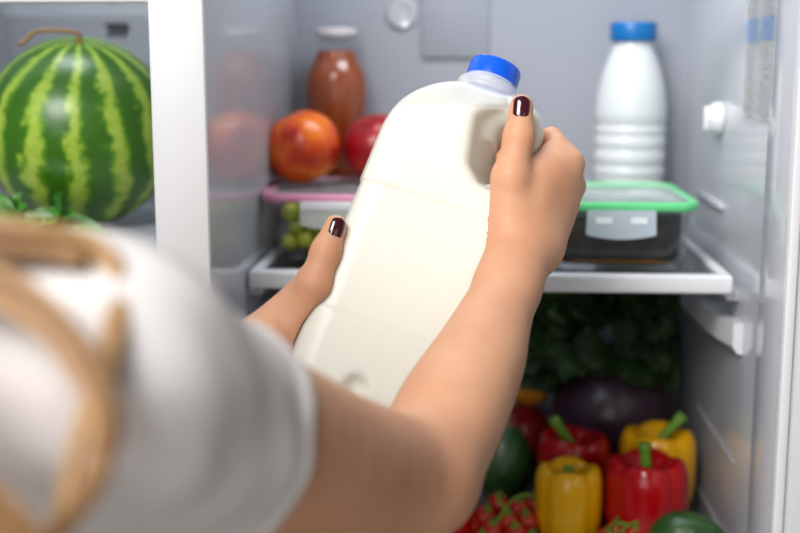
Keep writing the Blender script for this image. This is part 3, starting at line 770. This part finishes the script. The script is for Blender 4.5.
# ================================================================== MILK JUG
tl, tw = math.radians(19.0), math.radians(13)
JZ = unit(RT*math.sin(tl)+UP*math.cos(tl)*math.cos(tw)+FW*math.sin(tw)*math.cos(tl))
JX = unit(RT-JZ*(RT@JZ)); JY = np.cross(JZ, JX)       # JY points away from the viewer
JO = P(493.5, 75.5, .990); JM = np.stack([JX, JY, JZ], 1)
def L2(p): return (p-JO)@JM
def box2(u, v, hu, hv, r):
    qu, qv = np.abs(u)-hu+r, np.abs(v)-hv+r
    return np.hypot(np.maximum(qu, 0), np.maximum(qv, 0))+np.minimum(np.maximum(qu, qv), 0)-r
HANDLE = [V(.010, -.012, -.036), V(.030, -.018, -.032), V(.0400, -.022, -.039), V(.0440, -.025, -.053), V(.0425, -.025, -.075), V(.038, -.025, -.105), V(.030, -.020, -.130)]
NOTCH = None
def jug_local(q):
    x, y, z = q[:, 0], q[:, 1], q[:, 2]
    s = 1+.115*np.clip((-z-.08)/.21, 0, 1)
    xc = (x+.0075)/s; zc = z+.1675; yy = y/(1+.05*np.clip((-z-.08)/.21, 0, 1))
    bot = .1505
    d = smax(box2(xc, zc, .0645, bot, .054), box2(xc, yy, .0645, .047, .024), .010)
    d = smax(d, box2(yy, zc, .047, bot, .038), .010)
    d = smax(d, -.72*x+.694*z-.0088, .020)
    # recess between body and handle, opening toward the viewer
    yo = np.clip(-y, -.06, .06)
    a = np.array([.0350, -.055]); b = np.array([.0400, -.084]); ab = b-a
    xs = x-y*.50
    px_, pz_ = xs-a[0], z-a[1]; t = np.clip((px_*ab[0]+pz_*ab[1])/(ab@ab), 0, 1)
    hole = np.hypot(px_-t*ab[0], pz_-t*ab[1])-.0150
    # keep clearing to the right so only the tube handle remains there
    slab = np.maximum(.040-xs, np.abs(z+.072+.35*(x-.03))-.034)
    hole = smin(hole, slab, .012)
    d = smax(d, -hole, .007)
    hd = None
    for i in range(len(HANDLE)-1):
        e, _ = seg_d(q, HANDLE[i], HANDLE[i+1]); hd = e if hd is None else np.minimum(hd, e)
    d = smin(d, hd-.0108, .010)
    # neck, collar
    rr = np.hypot(x, y)
    d = smin(d, np.maximum(np.maximum(rr-.0215, z+.004), -z-.06), .010)
    d = smin(d, np.hypot(np.maximum(rr-.0225, 0), z+.0138)-.0040, .003)
    # label panel slightly set in
    st = lambda v, w: 1/(1+np.exp(-np.clip(v/w, -40, 40)))
    d = d+.0011*st(-.131-z, .0009)*st(z+.234, .0009)
    d = d+.0012*np.exp(-((z+.131)/.0016)**2)
    # thumb sized notch low on the front
    if NOTCH is None: return d
    nl = np.sqrt((x-NOTCH[0])**2*1.5+(z-NOTCH[2])**2+(y-NOTCH[1])**2)-.0110
    return smax(d, -nl, .005)
def jug_d(p): return jug_local(L2(p))
for _d in np.arange(.80, 1.0, .002):
    if jug_d(P(354, 389, _d)[None])[0] < 0: NOTCH = L2(P(354, 389, _d-.004)); break
corners = np.array([JO+JM@V(a, b, c) for a in (-.092, .082) for b in (-.068, .068) for c in (-.335, .01)])
JLO, JHI = corners.min(0), corners.max(0)
jf = lambda p, c, hd: jug_d(p)
jb0 = JO+JZ*-.319
jug = thing('milk_jug', jb0, 'large cloudy plastic jug of milk with a bright blue cap, held in both hands', 'milk jug')
o = sdf_obj('jug_body', sdf_mesh(jf, JLO, JHI, .0014), M['jug'], jug, None); o.location = -jb0
LEVEL = P(430, 110, .90)[2]
mf = lambda p, c, hd: smax(jug_d(p)+.0016, p[:, 2]-LEVEL, .0015)
o = sdf_obj('milk', sdf_mesh(mf, JLO, JHI, .0018), M['cream'], jug, None); o.location = -jb0
capg = G().lathe([(.0001, -.0078), (.0208, -.0078), (.0216, -.0070), (.0216, .0055), (.0206, .0080), (.0185, .0088), (.0180, .0080), (.0001, .0080)], 96, lambda k, a, x, y, z: (x*(1+.010*(math.cos(48*a) > 0)*(2 <= k <= 3)), y*(1+.010*(math.cos(48*a) > 0)*(2 <= k <= 3)), z))
capg.v = [tuple(JO+JM@V(*v)-jb0) for v in capg.v]; link('cap', capg, M['bluecap2'], jug, 'edge')

# ================================================================== PERSON
SH = P(95, 375, .50)                                     # right shoulder joint
ELB = P(418, 480, .745); WR = P(521, 243, .93)
face_dir = unit(V(.28, .96, 0)); rgt = unit(V(.96, -.28, 0))
LSH = SH-rgt*.335+face_dir*.02
LWR = P(262, 352, .915); LEL = P(-105, 520, .80)
NB = (SH+LSH)/2+V(0, 0, .032)-face_dir*.03               # base of the neck
fr = np.stack([rgt, face_dir, V(0, 0, 1)], 1)
CH = (SH+LSH)/2+V(0, 0, -.13)-face_dir*.02
HIP = V(CH[0], CH[1], .86)-face_dir*.02
FT = HIP-V(0, 0, .86)
def finger(pts, rad): return chain([P(*p) for p in pts], rad, .002)
def PR(px, py, d): return P(px, py, d+.005)
WRR = PR(521, 243, .93)
right_fingers = ('u', .0015, [
    finger([(571, 163, 0.962), (551, 139, 0.988), (520, 148, 0.990), (503, 157, 0.974)], [.0112, .0098, .0085, .0072]),
    finger([(572, 186, 0.970), (552, 164, 1.000), (520, 168, 1.000), (501, 176, 0.982)], [.0115, .0100, .0088, .0074]),
    finger([(566, 206, 0.975), (548, 188, 1.006), (520, 192, 1.004), (503, 199, 0.987)], [.0110, .0095, .0083, .0070]),
    finger([(558, 224, 0.976), (544, 210, 1.004), (522, 214, 1.004), (508, 219, 0.992)], [.0100, .0082, .0072, .0062])])
right_thumb = ('u', .006, [rc(PR(508, 232, .918), PR(511, 178, .914), .0175, .0150), rc(PR(511, 178, .914), PR(519, 136, .917), .0140, .0112), rc(PR(519, 136, .917), PR(521.5, 106, .919), .0115, .0090)])
right_palm = ('u', .016, [
    rc(WRR, PR(566, 168, .948), .021, .0115), rc(WRR, PR(567, 188, .955), .022, .0115), rc(PR(532, 240, .935), PR(561, 207, .958), .019, .011), rc(PR(538, 243, .938), PR(553, 226, .958), .017, .0105),
    rc(PR(518, 215, .926), PR(545, 178, .935), .020, .013), rc(PR(512, 225, .922), PR(530, 190, .925), .019, .013),
    rc(PR(540, 172, .944), PR(556, 150, .960), .0112, .0098), rc(PR(524, 180, .928), PR(548, 168, .948), .0125, .0110), rc(PR(535, 205, .955), PR(545, 190, .965), .018, .014)])
right_hand = ('u', .007, [right_palm, right_fingers, right_thumb])
right_arm = ('u', .014, [
    limb([(SH, .0485), (P(210, 425, .56), .046), (P(315, 461, .645), .042), (P(368, 472, .70), .0385), (ELB, .0350)]),
    limb([(ELB, .0350), (P(436, 443, .775), .0362), (P(455, 404, .804), .0362), (P(478, 360, .838), .0322), (P(491, 327, .865), .0276), (P(508, 285, .897), .0232), (WR, .0215)]),
    rc(P(508, 285, .897), WRR, .0220, .0215), rc(P(516, 262, .918), P(535, 250, .936), .017, .017)])
left_fingers = ('u', .0015, [
    finger([(313, 276, .962), (334, 257, 1.006), (362, 248, 1.030), (386, 246, 1.032)], [.0105, .0095, .0084, .0070]),
    finger([(307, 296, .970), (327, 275, 1.016), (356, 268, 1.036), (384, 266, 1.036)], [.0110, .0098, .0086, .0072]),
    finger([(300, 318, .972), (320, 300, 1.016), (350, 294, 1.034), (375, 293, 1.032)], [.0105, .0095, .0083, .0070]),
    finger([(292, 338, .968), (308, 326, 1.008), (336, 320, 1.022), (356, 319, 1.020)], [.0095, .0082, .0072, .0062])])
left_thumb = ('u', .006, [rc(P(296, 326, .918), P(315, 285, .910), .0165, .0140), rc(P(315, 285, .910), P(326, 252, .912), .0138, .0112), rc(P(326, 252, .912), P(335.5, 226, .915), .0112, .0086)])
left_palm = ('u', .016, [rc(LWR, P(311, 281, .958), .020, .0115), rc(LWR, P(305, 299, .965), .021, .0115), rc(LWR, P(297, 319, .967), .020, .011), rc(LWR, P(288, 338, .963), .019, .0105),
    rc(P(282, 335, .920), P(308, 290, .925), .019, .013)])
left_hand = ('u', .007, [left_palm, left_fingers, left_thumb])
left_arm = ('u', .014, [limb([(LSH, .047), (.5*(LSH+LEL), .043), (LEL, .036)]), limb([(LEL, .036), (.7*LEL+.3*LWR, .036), (.4*LEL+.6*LWR, .030), (LWR, .0215)])])
HC = NB+V(0, 0, .165)+face_dir*.03                          # head centre
hdir = unit(V(.42, .88, -.18)); hr = unit(np.cross(hdir, V(0, 0, 1))); hu = np.cross(hr, hdir); HM = np.stack([hr, hdir, hu], 1)
def H(x, y, z): return HC+HM@V(x, y, z)
head = ('u', .02, [el(H(0, -.012, .022), (.072, .090, .085), HM), el(H(0, .018, -.03), (.060, .068, .080), HM), rc(H(0, .055, -.085), H(0, .06, -.088), .020),
    ('u', .006, [rc(H(0, .083, .012), H(0, .100, -.022), .008, .010), rc(H(-.009, .089, -.026), H(.009, .089, -.026), .007)]),
    el(H(.073, -.01, -.005), (.010, .020, .030), HM), el(H(-.073, -.01, -.005), (.010, .020, .030), HM),
    rc(H(-.03, .075, .022), H(.03, .075, .022), .010), rc(H(-.02, .072, -.058), H(.02, .072, -.058), .012)])
torso = ('u', .05, [
    el(CH, (.145, .090, .150), fr), el(CH-V(0, 0, .22), (.122, .088, .15), fr), el(HIP+V(0, 0, .05), (.158, .108, .13), fr),
    rc(SH, NB, .045, .040), rc(LSH, NB, .045, .040), rc(NB-V(0, 0, .02), HC-V(0, 0, .05), .050, .045),
    el(CH+face_dir*.075+rgt*.065-V(0, 0, .03), (.055, .05, .055)), el(CH+face_dir*.075-rgt*.065-V(0, 0, .03), (.055, .05, .055))])
legs = ('u', .03, [n for s in (-1, 1) for n in (
    rc(HIP+rgt*s*.085, FT+rgt*s*.09+V(0, 0, .46)+face_dir*.01, .078, .052), rc(FT+rgt*s*.09+V(0, 0, .46)+face_dir*.01, FT+rgt*s*.095+V(0, 0, .08)-face_dir*.02, .052, .036),
    rc(FT+rgt*s*.095+V(0, 0, .045)-face_dir*.03, FT+rgt*s*.10+V(0, 0, .03)+face_dir*.14, .035, .026))])
body = ('u', .035, [torso, head, legs, ('u', .012, [right_arm, right_hand]), ('u', .012, [left_arm, left_hand])])
def body_f(p, c, hd):
    d = ev(body, p, c, hd)
    if d is None: return None
    if np.all(c > JLO-hd) and np.all(c < JHI+hd): d = smax(d, .0005-jug_d(p), .002)
    return d
blo = V(min(LSH[0], LEL[0], FT[0])-.2, CH[1]-.22, 0.0); bhi = V(.14, 1.08, HC[2]+.13)
PO = V(FT[0], FT[1], 0)
person = sdf_obj('person', sdf_mesh(body_f, blo, bhi, .0021), M['skin'], None, PO)
tag(person, 'person with long blonde hair in a white blouse holding the milk jug', 'person')

def nail(tip, ip, width, length, rr, lift, away=0.0, tiltside=0.0):
    d = unit(tip-ip); n = unit(CAM-tip); n = unit(n-d*(n@d)); s = np.cross(d, n)
    n2 = unit(n*math.cos(tiltside)+s*math.sin(tiltside)); s = np.cross(d, n2); n = n2
    g = G(); nu, nv = 14, 18; rings = []
    top, bot = [], []
    for i in range(nv+1):
        t = i/nv; u = -length*.5+length*t
        e = abs(2*t-1)**5; w = width*.5*(1-e)**.5*(1+.06*t) if 0 < i < nv else width*.1
        row = []; row2 = []
        for j in range(nu+1):
            x = w*(2*j/nu-1); zz = math.sqrt(max(0, rr*rr-x*x))-rr
            b = tip+d*(u-length*.18)+s*x+n*(lift+zz*.8+.0006*math.sin(PI*t)-.0016*t*t)
            row.append(b+n*.0007*(1-(2*j/nu-1)**4)); row2.append(b-n*.0022)
        rings.append(row+row2[::-1])
    g.loft(rings)
    g.v = [tuple(V(*v)-PO) for v in g.v]
    o = link('thumbnail', g, M['nail'], person); o['label'] = 'glossy dark burgundy thumbnail'
    return o
nail(PR(521.5, 106, .919), PR(519, 136, .917), .0124, .0196, .0092, .0091)
nail(P(335.5, 226, .915), P(326, 252, .912), .0116, .0192, .0090, .0087, tiltside=.25)

# blouse
HEM = P(222, 434, .573); HN = unit(P(300, 459, .618)-P(200, 412, .545)); HN = unit(HN+V(0, 0, .18))
def wr(p, amp, f, seed):
    r = np.random.default_rng(seed); o = np.zeros(len(p))
    for i in range(6):
        k = r.normal(size=3)*f; o += np.sin(p@k+r.uniform(0, 6))
    return amp*o/2.4
bl_tree = ('u', .018, [
    el(CH+V(0, 0, .01), (.165, .110, .155), fr), el(CH-V(0, 0, .20), (.155, .118, .17), fr), el(HIP+V(0, 0, .05), (.186, .140, .14), fr), rc(CH-V(0, 0, .26)-rgt*.06, CH-V(0, 0, .26)+rgt*.06, .125),
    rc(SH, NB-V(0, 0, .016), .0530, .041), rc(LSH, NB-V(0, 0, .016), .0530, .041),
    limb([(SH+V(0, 0, .001), .0535), (P(205, 427, .555), .0490), (P(290, 465, .615), .0450), (P(335, 481, .66), .0450)]),
    rc(LSH, LSH+(LEL-LSH)*.62, .056, .056),
    el(CH+face_dir*.08-V(0, 0, .03), (.12, .06, .09), fr)])
LHN = unit(LEL-LSH); LHP = LSH+LHN*.155
def blouse_f(p, c, hd):
    d = ev(bl_tree, p, c, hd)
    if d is None: return None
    d = d+wr(p, .0016, 75, 3)+wr(p, .0022, 34, 5)
    sx = (p-HEM)@HN
    d = d-.0018*np.exp(-((sx+.004)/.004)**2)+.0012*np.exp(-((sx+.011)/.0025)**2)
    d = np.abs(d)-.0032
    sd, _ = seg_d(p, SH, P(400, 490, .72))
    d = np.maximum(d, np.where((sd < .078) & (sx > -.03), sx, -1))
    d = np.maximum(d, np.where(np.linalg.norm(p-LHP, axis=1) < .12, (p-LHP)@LHN, -1))
    d = np.maximum(d, (HIP[2]+.03)-p[:, 2])
    nk, _ = seg_d(p, NB-V(0, 0, .01)+face_dir*.01, NB+V(0, 0, .2)); return np.maximum(d, .066-nk)
o = sdf_obj('blouse', sdf_mesh(blouse_f, V(blo[0]-.05, blo[1]-.05, HIP[2]), V(.03, 1.0, NB[2]+.08), .0027), M['cloth'], person); o.location = -PO
# trousers and shoes
tr_tree = ('u', .04, [el(HIP+V(0, 0, .05), (.166, .116, .13), fr)]+[n for s in (-1, 1) for n in (rc(HIP+rgt*s*.085, FT+rgt*s*.09+V(0, 0, .46)+face_dir*.01, .088, .064), rc(FT+rgt*s*.09+V(0, 0, .46)+face_dir*.01, FT+rgt*s*.095+V(0, 0, .06)-face_dir*.02, .064, .056))])
def trs_f(p, c, hd):
    d = ev(tr_tree, p, c, hd)
    if d is None: return None
    return np.maximum(np.maximum(np.abs(d)-.0055, p[:, 2]-HIP[2]-.05), .075-p[:, 2])
o = sdf_obj('trousers', sdf_mesh(trs_f, V(blo[0], blo[1]-.03, .05), V(.14, CH[1]+.25, HIP[2]+.13), .005), M['jeans'], person); o.location = -PO
for s in (-1, 1):
    a = FT+rgt*s*.095-face_dir*.04; b = FT+rgt*s*.105+face_dir*.15
    st = ('u', .03, [rc(a+V(0, 0, .045), b+V(0, 0, .036), .042, .036), rc(a+V(0, 0, .045), a+V(0, 0, .09), .042, .043)])
    def shoe_f(p, c, hd, st=st):
        d = ev(st, p, c, hd)
        return None if d is None else np.maximum(d, .001-p[:, 2])
    o = sdf_obj('shoe', sdf_mesh(shoe_f, np.minimum(a, b)-.06, np.maximum(a, b)+V(.06, .06, .16), .005), M['shoe'], person); o.location = -PO
# face details
for s in (-1, 1):
    e = H(s*.031, .070, .006); eo = link('eye', G().ball(tuple(e-PO), .0122, 16, 12), M['eye'], person)
    link('iris', G().tube([e+HM@V(0, .0108, 0)-PO, e+HM@V(0, .0126, 0)-PO], [.0058, .0050], 16), M['inkbrown'], eo)
    up = spline([H(s*.047, .068, .010)-PO, H(s*.040, .079, .0155)-PO, H(s*.030, .083, .0165)-PO, H(s*.018, .080, .011)-PO], 8); link('eyelid', G().tube(up, .0035, 8), M['skin'], person)
    bw = spline([H(s*.050, .066, .026)-PO, H(s*.038, .081, .032)-PO, H(s*.018, .086, .029)-PO], 8); link('eyebrow', G().tube(bw, [.001, .002, .0024, .0026, .0027, .0027, .0026, .0022], 6), M['inkbrown'], person)
g = G().tube(spline([H(-.022, .082, -.056)-PO, H(0, .090, -.055)-PO, H(.022, .082, -.056)-PO], 9), [.002, .004, .005, .0055, .005, .0055, .005, .004, .002], 8); link('lips', g, M['lip'], person)
# hair: strands gathered into locks
hv, hf, hs = [], [], []
def lock(pts, n, rad, tone, rs=.0009, spread=.25):
    base = spline(pts, 26)
    for k in range(n):
        a = rng.uniform(0, 2*PI); q = math.sqrt(rng.random())*rad; ph = rng.uniform(0, 6); fq = rng.uniform(2, 5)
        sh = min(1, max(0, tone+rng.normal()*spread)); pp = []
        for i, b in enumerate(base):
            t = unit(base[min(i+1, 25)]-base[max(i-1, 0)]); u = unit(np.cross(t, V(.3, .2, .93))); w = np.cross(t, u); f = 1+.35*math.sin(i/25*fq+ph)
            pp.append(b+(u*math.cos(a+.02*i)+w*math.sin(a+.02*i)*.7)*q*f)
        g = G().tube(pp, [rs]*23+[rs*.8, rs*.6, rs*.3], 4, True); b0 = len(hv)
        hv.extend(g.v); hf.extend([tuple(b0+i for i in f) for f in g.f]); hs.extend([sh]*len(g.v))
def HP(px, py, d): return P(px, py, d)
crown = lambda x, y, z: H(x, y, z)
for off, tone, n, rd in ((-9, .75, 45, .0030), (0, .15, 45, .0030), (8, .5, 45, .0030), (15, .8, 30, .0022)):   # lock lying over the shoulder, then dropping
    f = off*.35
    lock([crown(.06, -.05, .03), crown(.085, -.04, -.06), HP(-160, 198+off, .47), HP(-50, 226+off, .455), HP(35, 238+off, .455), HP(85, 246+off*.8, .46), HP(112-f, 266+off*.3, .46), HP(117-f, 308, .45), HP(112-f*.8, 348, .44), HP(103-f*.4, 395, .43)], n, rd, tone, spread=.15)
for off, tone, n, rd in ((-14, .55, 45, .0034), (-4, .1, 50, .0034), (7, .45, 45, .0034), (17, .75, 35, .0028)):   # broad lock nearer the viewer
    f = off*.45
    lock([crown(.05, -.07, .02), crown(.075, -.07, -.07), HP(-150, 232+off, .44), HP(-40, 270+off, .43), HP(20, 298+off, .425), HP(60-f*.4, 334+off*.8, .42), HP(88-f, 376+off*.4, .415), HP(103-f, 415, .41), HP(103-f, 450, .41), HP(86-f*.7, 492, .41), HP(62-f*.4, 525, .41), HP(45, 560, .41)], n, rd, tone, spread=.15)
lock([HP(122, 290, .455), HP(111, 330, .445), HP(99, 372, .435), HP(86, 420, .43), HP(72, 470, .425), HP(60, 520, .42), HP(52, 570, .42)], 34, .0026, .85, spread=.1)
lock([crown(.03, -.09, 0), crown(.04, -.11, -.09), HP(-170, 330, .40), HP(-90, 430, .395), HP(-60, 495, .39), HP(0, 545, .39), HP(50, 600, .39)], 160, .016, .45)
lock([crown(.03, -.09, 0), crown(.04, -.11, -.09), HP(-150, 420, .39), HP(-70, 540, .385), HP(10, 640, .385)], 130, .016, .5)
lock([crown(.055, -.05, .03), crown(.085, -.05, -.06), HP(-165, 215, .46), HP(-60, 240, .45), HP(0, 248, .45), HP(50, 254, .452), HP(85, 264, .452)], 40, .004, .5)
for k in range(26):   # the mass down the back and over the far shoulder, outside the frame
    a = PI*.55+PI*.95*k/25; x, y = math.cos(a)*-.078, -abs(math.sin(a))*.085-.012
    lock([crown(x*.35, y*.3-.01, .105), crown(x*.9, y, .07), crown(x*1.12, y*1.16, .0), crown(x*1.1, y*1.2, -.08), crown(x*1.0-.02, y*1.1-.015, -.17), crown(x*.9-.03, y*1.05-.03, -.28)], 34, .016, .42, .0012)
me = bpy.data.meshes.new('hair'); me.from_pydata([tuple(V(*v)-PO) for v in hv], [], hf); me.update()
me.polygons.foreach_set('use_smooth', [True]*len(me.polygons))
at = me.attributes.new('shade', 'FLOAT', 'POINT'); at.data.foreach_set('value', np.array(hs, dtype=np.float32))
ho = bpy.data.objects.new('hair', me); COL.objects.link(ho); me.materials.append(M['hair']); ho.parent = person
hc = ('u', .01, [el(H(0, -.020, .030), (.081, .097, .092), HM)])
def hair_f(p, c, hd):
    d = ev(hc, p, c, hd)
    if d is None: return None
    q = (p-HC)@HM; return smax(d, (q[:, 1]-.045)*.8-(q[:, 2]-.05)*.6, .01)
vs, q = sdf_mesh(hair_f, HC-.14, HC+.14, .004)
co = sdf_obj('hair_cap', (vs, q), M['hair'], person); co.location = -PO

# ================================================================== LIGHT
def area(name, loc, target, size, power, col=(1, 1, 1), sy=None):
    l = bpy.data.lights.new(name, 'AREA'); l.energy = power; l.color = col; l.size = size
    if sy: l.shape = 'RECTANGLE'; l.size_y = sy
    o = bpy.data.objects.new(name, l); COL.objects.link(o); o.location = loc
    o.rotation_euler = (Vector(target)-Vector(loc)).to_track_quat('-Z', 'Y').to_euler(); return o
area('softbox_key', (-.65, -.35, 2.5), (.1, 1.05, 1.28), .9, 44, (1, .98, .96))
area('softbox_fill', (1.1, -.9, 1.75), (.1, 1.1, 1.25), 1.0, 3, (1, .97, .95))
area('added_fill_front', (-.55, -.8, 2.0), (.0, .95, 1.3), 1.0, 6, (1, .98, .96))  # added frontal fill that whitens the jug, no real lamp
area('added_fill_low', (-.35, -.75, 1.2), (-.05, .7, 1.25), .8, 4.5, (1, .97, .95))  # added low fill to lift the sleeve and underside of the arm
area('fridge_lamp', (.02, 1.22, 1.785), (.02, 1.24, 1.2), .30, 1.6, (.86, .93, 1), .12)
area('freezer_lamp', (-.43, 1.2, 1.785), (-.43, 1.25, 1.2), .2, 1.4, (.9, .95, 1), .12)
w = bpy.data.worlds.new('room_light'); SC.world = w; w.use_nodes = True
bg = w.node_tree.nodes['Background']; bg.inputs[0].default_value = (.95, .97, 1, 1); bg.inputs[1].default_value = .12
SC.cycles.caustics_reflective = False; SC.cycles.caustics_refractive = False
SC.cycles.sample_clamp_indirect = 4.0
SC.cycles.use_denoising = True
SC.cycles.transparent_max_bounces = 24
